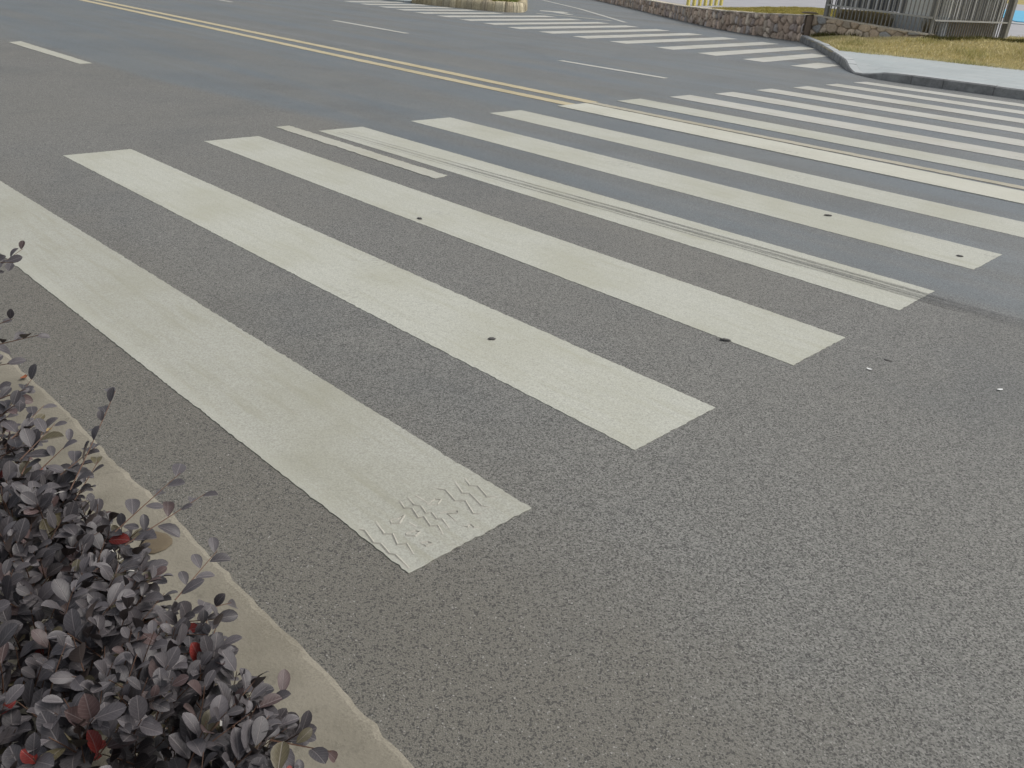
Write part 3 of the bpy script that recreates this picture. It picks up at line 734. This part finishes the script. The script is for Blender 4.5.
# ------------------------------------------------------------------ traffic island
isl = empty('traffic_island', (-15,18.6,0), 'low planted island edged with yellowish stone blocks at the mouth of the side road', 'traffic island')
IP = [(-16.7,17.22),(-15.6,17.46),(-14.5,17.74),(-13.75,17.98),(-13.42,18.25),(-13.35,18.7),(-13.6,19.2),(-14.5,20.2),(-17.05,22.8),(-20.3,26.1),(-24,29.5)]
KI, _ = arc(IP, [0]*len(IP), .05); T2 = np.gradient(KI,axis=0); T2 /= np.linalg.norm(T2,axis=1)[:,None]; N2 = np.stack([-T2[:,1],T2[:,0]],1)
vs = []; cs = []; fs = []; i = 0; mbv = []
pal = .92*np.array([(.60,.53,.37),(.64,.56,.38),(.55,.47,.30),(.66,.59,.42),(.52,.45,.32)])
while i < len(KI)-8:
    j = min(i+random.choice((4,5,6)), len(KI)-1); cc = pal[random.randrange(5)]*random.uniform(.75,1.15); hz = .27+random.uniform(-.012,.012); w = .30
    jut = random.uniform(-.008,.008)
    for a in range(i,j):
        g = .006 if a == j-1 else 0
        A, B = KI[a], KI[a+1]-T2[a]*g; na, nb = N2[a], N2[a+1]
        ea = .004 if a == i else .0; eb = .004 if a == j-1 else 0
        pr = []
        for q, nn_, ee in ((A,na,ea),(B,nb,eb)):
            b_ = jut+ee+random.uniform(-.008,.008)
            pr += [(*(q+nn_*b_),-.02),(*(q+nn_*(b_+.01)),hz*.55),(*(q+nn_*(b_+.05)),hz-ee*.5),(*(q+nn_*w),hz-ee*.5),(*(q+nn_*w),-.02)]
        n0 = len(vs); vs += pr; cs += [(*cc,1) for k in range(10)]
        for k in range(4): fs.append((n0+k,n0+5+k,n0+6+k,n0+1+k))
        if a == i: fs.append((n0,n0+1,n0+2,n0+3)) 
        if a == j-1: fs.append((n0+5,n0+8,n0+7,n0+6))
    i = j
np_mesh('edging_stones', vs, fs, M['stone'], isl, cs)
inner = [tuple(KI[k]+N2[k]*.25) for k in range(0,len(KI),6)]
IPOLY = inner + [(-26,27),(-17,18.2)]
m = MB(); tri = mg.tessellate_polygon([[Vector((x,y,0)) for x,y in IPOLY]]); m.add([(x,y,.25) for x,y in IPOLY],[tuple(t) for t in tri]); m.build('soil', M['turf'], isl)
V, F, c = blades(IPOLY, lambda x,y: .25+0*x, 30000, .30, .03, [(.18,.25,.06),(.26,.29,.09),(.36,.34,.12),(.45,.40,.17)], (-20,-13,17.2,25))
g = np_mesh('island_grass', V, F, M['grass'], isl, c); g['kind'] = 'stuff'
m = MB(); m.slab([(-17.3,16.95),(-16.75,17.2),(-16.95,18.3),(-26,27),(-34,27),(-24,18)], -.02, .06); struct('island_pavement', m, M['slabs'])

# ------------------------------------------------------------------ hedge
hed = empty('hedge', (5.0,-1.1,.03), 'dense hedge of dark purple grey leaves with few red ones beside concrete edging', 'hedge')
rows = np.array([0,.15,.36,.6,.80,.93,1.0]); wid = np.array([.05,.26,.44,.50,.42,.25,.05])
LV = []; LU = []
for r_, w_ in zip(rows, wid):
    for s_ in (-1,0,1):
        LV.append((s_*w_*.62, r_, (.0 if s_ == 0 else .10*w_/.5) - .16*(r_-.35)**2)); LU.append((.5+s_*w_, r_))
LV = np.array(LV); LU = np.array(LU)
LF = np.array([(3*i+j,3*i+j+1,3*i+j+4,3*i+j+3) for i in range(6) for j in range(2)])
pos, dirs, nor, size, cols, red = [], [], [], [], [], []
twigs = MB()
def unit(v): return v/(np.linalg.norm(v)+1e-9)
def noise2(x,y): return math.sin(x*5.3+1.7*math.sin(y*4.1))*.5+math.sin(y*9.1+x*3.7)*.3+math.sin(x*13.+y*7.)*.2
def leafcol(young=False):
    k = rng.random()
    if young: return np.array((.33,.035,.028))*rng.uniform(.5,1.15), True
    if k < .013: return np.array((.30,.04,.032))*rng.uniform(.5,1.1), True
    if k < .06: return np.array((.085,.055,.052))*rng.uniform(.7,1.2), False
    if k < .10: return np.array((.10,.085,.045))*rng.uniform(.7,1.2), False
    b = np.array((.073,.066,.069))*rng.uniform(.65,1.3)
    return b, False
def sprig(base, d, L, nl, ls, spread=1., droop=.0, twist=None, r=.0011, bend=None, face=1.):
    """one shoot: a twig with alternate leaves and a pair at the tip"""
    d = unit(np.array(d,float)); pts = [np.array(base,float)]; k = max(3,nl)
    b = np.array(bend) if bend is not None else rng.normal(0,.10,3)
    for i in range(k):
        d = unit(d+b*.25+np.array((0,0,-droop))); pts.append(pts[-1]+d*L/k)
    twigs.tube(pts, r, r*.5, 4)
    phi = rng.uniform(0,6.28) if twist is None else twist
    for i in range(nl):
        t = (i+.6)/nl; q = pts[0]+0; u = t*k; a = int(min(u,k-1)); q = pts[a]+(pts[a+1]-pts[a])*(u-a)
        ax = unit(pts[a+1]-pts[a]); ref = np.array((0,0,1.)) if abs(ax[2])<.85 else np.array((1.,0,0))
        s1 = unit(np.cross(ax,ref)); s2 = np.cross(s1,ax)
        ph = phi+i*math.pi+rng.normal(0,.5) + (i//2)*.6*spread
        rad = s1*math.cos(ph)+s2*math.sin(ph)
        an = rng.uniform(.9,1.35)*(1.0-.3*t)
        ld = unit(ax*math.cos(an)+rad*math.sin(an)+np.array((0,0,.05)))
        nn = unit(np.cross(np.cross(ld,ax),ld)+face*np.array((.32,-.24,.85)))
        nn = unit(nn-ld*(nn@ld))
        pos.append(q+ld*.003); dirs.append(ld); nor.append(nn)
        size.append(ls*rng.uniform(.62,1.18)*(1.05-.3*t)); c_, rd = leafcol(); cols.append(c_); red.append(rd)
def top_z(x,y): return .565+.045*noise2(x,y)
# top and front shoots; thinner away from the camera's side
def cover(n, x0, x1, depthrange, lsz):
    for _ in range(n):
        x = rng.uniform(x0,x1); y = rng.uniform(-1.62,-.635)+.03*noise2(x*2,3.1)
        y -= .15*np.clip((4.9-x)/.35,0,1)
        edge = np.clip((y+.86)/.2,0,1)
        z = top_z(x,y)-depthrange*rng.random()-.10*edge**2
        d = np.array((rng.normal(0,.38),rng.normal(0,.38)+.75*edge,1.0)); d = unit(d); L = rng.uniform(.05,.10)
        tip = np.array((x,y,z)); sprig(tip-d*L, d, L, int(rng.integers(5,9)), lsz*rng.uniform(.85,1.15))
def front(n, x0, x1):
    for _ in range(n):
        x = rng.uniform(x0,x1); z = rng.uniform(.08,.50); y = -.64+.03*noise2(x*2,z*4)-rng.random()*.07
        d = unit(np.array((rng.normal(0,.4),.9,.55+rng.normal(0,.3)))); L = rng.uniform(.05,.10)
        sprig(np.array((x,y,z))-d*L, d, L, int(rng.integers(5,8)), .033*rng.uniform(.85,1.15))
cover(1350, 4.3, 6.1, .05, .038); cover(800, 4.3, 6.1, .16, .037)
cover(420, 5.1, 6.0, .22, .034); cover(500, 3.0, 4.3, .06, .031); cover(450, 6.1, 7.2, .06, .031)
front(560, 4.3, 6.0); front(200, 3.0, 4.3); front(150, 6.0, 7.2)
# longer shoots leaning out over the edging (base, tip)
SH_ = HEDGE_SHOOTS = [((4.62, -0.72, 0.53), (4.56, -0.625, 0.57), 5, 0.0358),
 ((4.7, -0.73, 0.52), (4.64, -0.64, 0.55), 5, 0.0358),
 ((4.55, -0.72, 0.54), (4.6, -0.655, 0.57), 4, 0.0358),
 ((4.78, -0.73, 0.5), (4.7, -0.66, 0.53), 5, 0.0358),
 ((4.4, -0.7, 0.55), (4.46, -0.64, 0.57), 4, 0.0358),
 ((4.881, -0.684, 0.5), (4.729, -0.529, 0.58), 10, 0.0333),
 ((5.017, -0.665, 0.48), (4.992, -0.539, 0.53), 6, 0.0352),
 ((5.048, -0.663, 0.47), (5.035, -0.514, 0.5), 7, 0.0371),
 ((5.213, -0.656, 0.46), (5.157, -0.561, 0.47), 6, 0.0333),
 ((5.238, -0.661, 0.45), (5.251, -0.587, 0.44), 4, 0.0352),
 ((5.367, -0.694, 0.44), (5.27, -0.634, 0.45), 6, 0.0371),
 ((3.946, -0.573, 0.57), (3.831, -0.414, 0.6), 9, 0.0333),
 ((3.805, -0.522, 0.58), (3.946, -0.471, 0.61), 7, 0.0352),
 ((4.304, -0.664, 0.55), (4.371, -0.555, 0.58), 6, 0.0371),
 ((4.24, -0.654, 0.56), (4.294, -0.579, 0.6), 5, 0.0333),
 ((4.467, -0.692, 0.54), (4.563, -0.656, 0.53), 5, 0.0352),
 ((4.764, -0.724, 0.52), (4.731, -0.648, 0.55), 5, 0.0371),
 ((4.682, -0.715, 0.52), (4.705, -0.674, 0.55), 4, 0.0333),
 ((4.802, -0.705, 0.51), (4.785, -0.64, 0.54), 4, 0.0352),
 ((4.823, -0.68, 0.5), (4.8, -0.608, 0.52), 4, 0.0371),
 ((4.608, -0.717, 0.53), (4.628, -0.684, 0.56), 4, 0.0333),
 ((5.528, -0.678, 0.45), (5.587, -0.627, 0.44), 4, 0.0352),
 ((5.483, -0.695, 0.46), (5.48, -0.627, 0.46), 4, 0.0371),
 ((4.885, -0.681, 0.48), (4.854, -0.623, 0.52), 4, 0.0333)]
for a, b, nl, ls in HEDGE_SHOOTS:
    a = np.array(a); b = np.array(b); d = b-a; L = np.linalg.norm(d)
    sprig(a, d, L*1.02, nl, ls*1.12, .2, 0., rng.uniform(-.5,.5), .0014, rng.normal(0,.02,3), 2.6)
pos = np.array(pos); dirs = np.array(dirs); nor = np.array(nor); size = np.array(size); cols = np.array(cols); red = np.array(red)
side = np.cross(dirs, nor)
def leaf_mesh(name, sel, mat):
    p, d, n_, s, z, c_ = pos[sel], dirs[sel], nor[sel], side[sel], size[sel], cols[sel]
    k = len(p); curl = rng.uniform(.3,2.2,k); fold = rng.uniform(.3,1.8,k); wd = rng.uniform(.85,1.12,k)
    X = LV[None,:,0]*wd[:,None]; Y = np.repeat(LV[None,:,1],k,0)
    base = -.16*(LV[:,1]-.35)**2; Z = base[None]*curl[:,None]+(LV[:,2]-base)[None]*fold[:,None]
    V = p[:,None,:]+z[:,None,None]*(X[...,None]*s[:,None,:]+Y[...,None]*d[:,None,:]+Z[...,None]*n_[:,None,:])
    F = (LF[None]+(np.arange(k)*len(LV))[:,None,None]).reshape(-1,4)
    C = np.repeat(np.c_[c_,np.ones(k)],len(LV),axis=0)
    return np_mesh(name, V.reshape(-1,3), F, mat, hed, C, np.tile(LU,(k,1)), True)
leaf_mesh('foliage', ~red, M['leaf'])
leaf_mesh('red_leaves', red, M['red_leaf'])['label'] = 'scattered bright red leaves'
for _ in range(150):     # woody stems from the soil
    x = rng.uniform(3.0,7.2); y = rng.uniform(-1.5,-.8); q = [np.array((x,y,.02))]
    for k in range(4): q.append(q[-1]+np.array((rng.normal(0,.035),rng.normal(0,.03),.115)))
    twigs.tube(q, .006, .002, 5)
twigs.build('twigs', M['twig'], hed)
m = MB()  # thin pale slivers scattered just below the hedge top
for _ in range(22):
    x = rng.uniform(4.5,5.8); y = rng.uniform(-.95,-.68); z = top_z(x,y)-rng.uniform(.03,.10); a = rng.uniform(0,6.28); L = rng.uniform(.008,.018); w = .0013
    dx, dy = math.cos(a), math.sin(a); k = rng.uniform(-.4,.4)*L
    m.add([(x-dy*w,y+dx*w,z),(x+dy*w,y-dx*w,z),(x+dx*L/2+dy*w,y+dy*L/2-dx*w,z+.003),(x+dx*L/2-dy*w,y+dy*L/2+dx*w,z+.003),(x+dx*L-dy*k,y+dy*L+dx*k,z+.001)],[(0,1,2,3),(3,2,4)])
m.build('pale_slivers', M['sliver'], hed)['kind'] = 'stuff'

# ------------------------------------------------------------------ light, camera
w = bpy.data.worlds.new('World'); sc.world = w; w.use_nodes = True
nt = w.node_tree; nt.nodes.clear()
EL, AZ = 52, 30            # sun height; azimuth from +y toward +x
sky = nt.nodes.new('ShaderNodeTexSky'); sky.sky_type = 'NISHITA'; sky.sun_disc = False
sky.sun_elevation = R(EL); sky.sun_rotation = R(AZ); sky.air_density = 1.0; sky.dust_density = 4.0; sky.ozone_density = 1.0
hs = nt.nodes.new('ShaderNodeHueSaturation'); hs.inputs['Saturation'].default_value = .30
bg = nt.nodes.new('ShaderNodeBackground'); bg.inputs[1].default_value = .15
wo = nt.nodes.new('ShaderNodeOutputWorld')
nt.links.new(sky.outputs[0], hs.inputs['Color']); nt.links.new(hs.outputs[0], bg.inputs[0]); nt.links.new(bg.outputs[0], wo.inputs[0])
L = bpy.data.lights.new('sun', 'SUN'); L.energy = .95; L.angle = R(25); L.color = (1,.97,.90)
so = bpy.data.objects.new('sun', L); COL.objects.link(so)
dv = Vector((math.sin(R(AZ))*math.cos(R(EL)), math.cos(R(AZ))*math.cos(R(EL)), math.sin(R(EL))))
so.rotation_euler = dv.to_track_quat('Z','Y').to_euler(); so.location = (0,0,20)

cam = bpy.data.cameras.new('camera'); co = bpy.data.objects.new('camera', cam); COL.objects.link(co); sc.camera = co
from mathutils import Matrix
rr = Vector((.70032736,.71117301,.06143726)); uu = Vector((-.35867919,.27617911,.89166941)); ff = Vector((-.61716353,.64649675,-.44849874))
Mx = Matrix(((rr.x,uu.x,-ff.x,6.25003),(rr.y,uu.y,-ff.y,-1.02933),(rr.z,uu.z,-ff.z,1.36401),(0,0,0,1)))
co.matrix_world = Mx
cam.sensor_width = 36; cam.lens = 36*839.55/1024; cam.clip_start = .02; cam.clip_end = 2000
sc.view_settings.view_transform = 'Standard'; sc.view_settings.look = 'None'; sc.view_settings.gamma = 1; sc.view_settings.exposure = .13
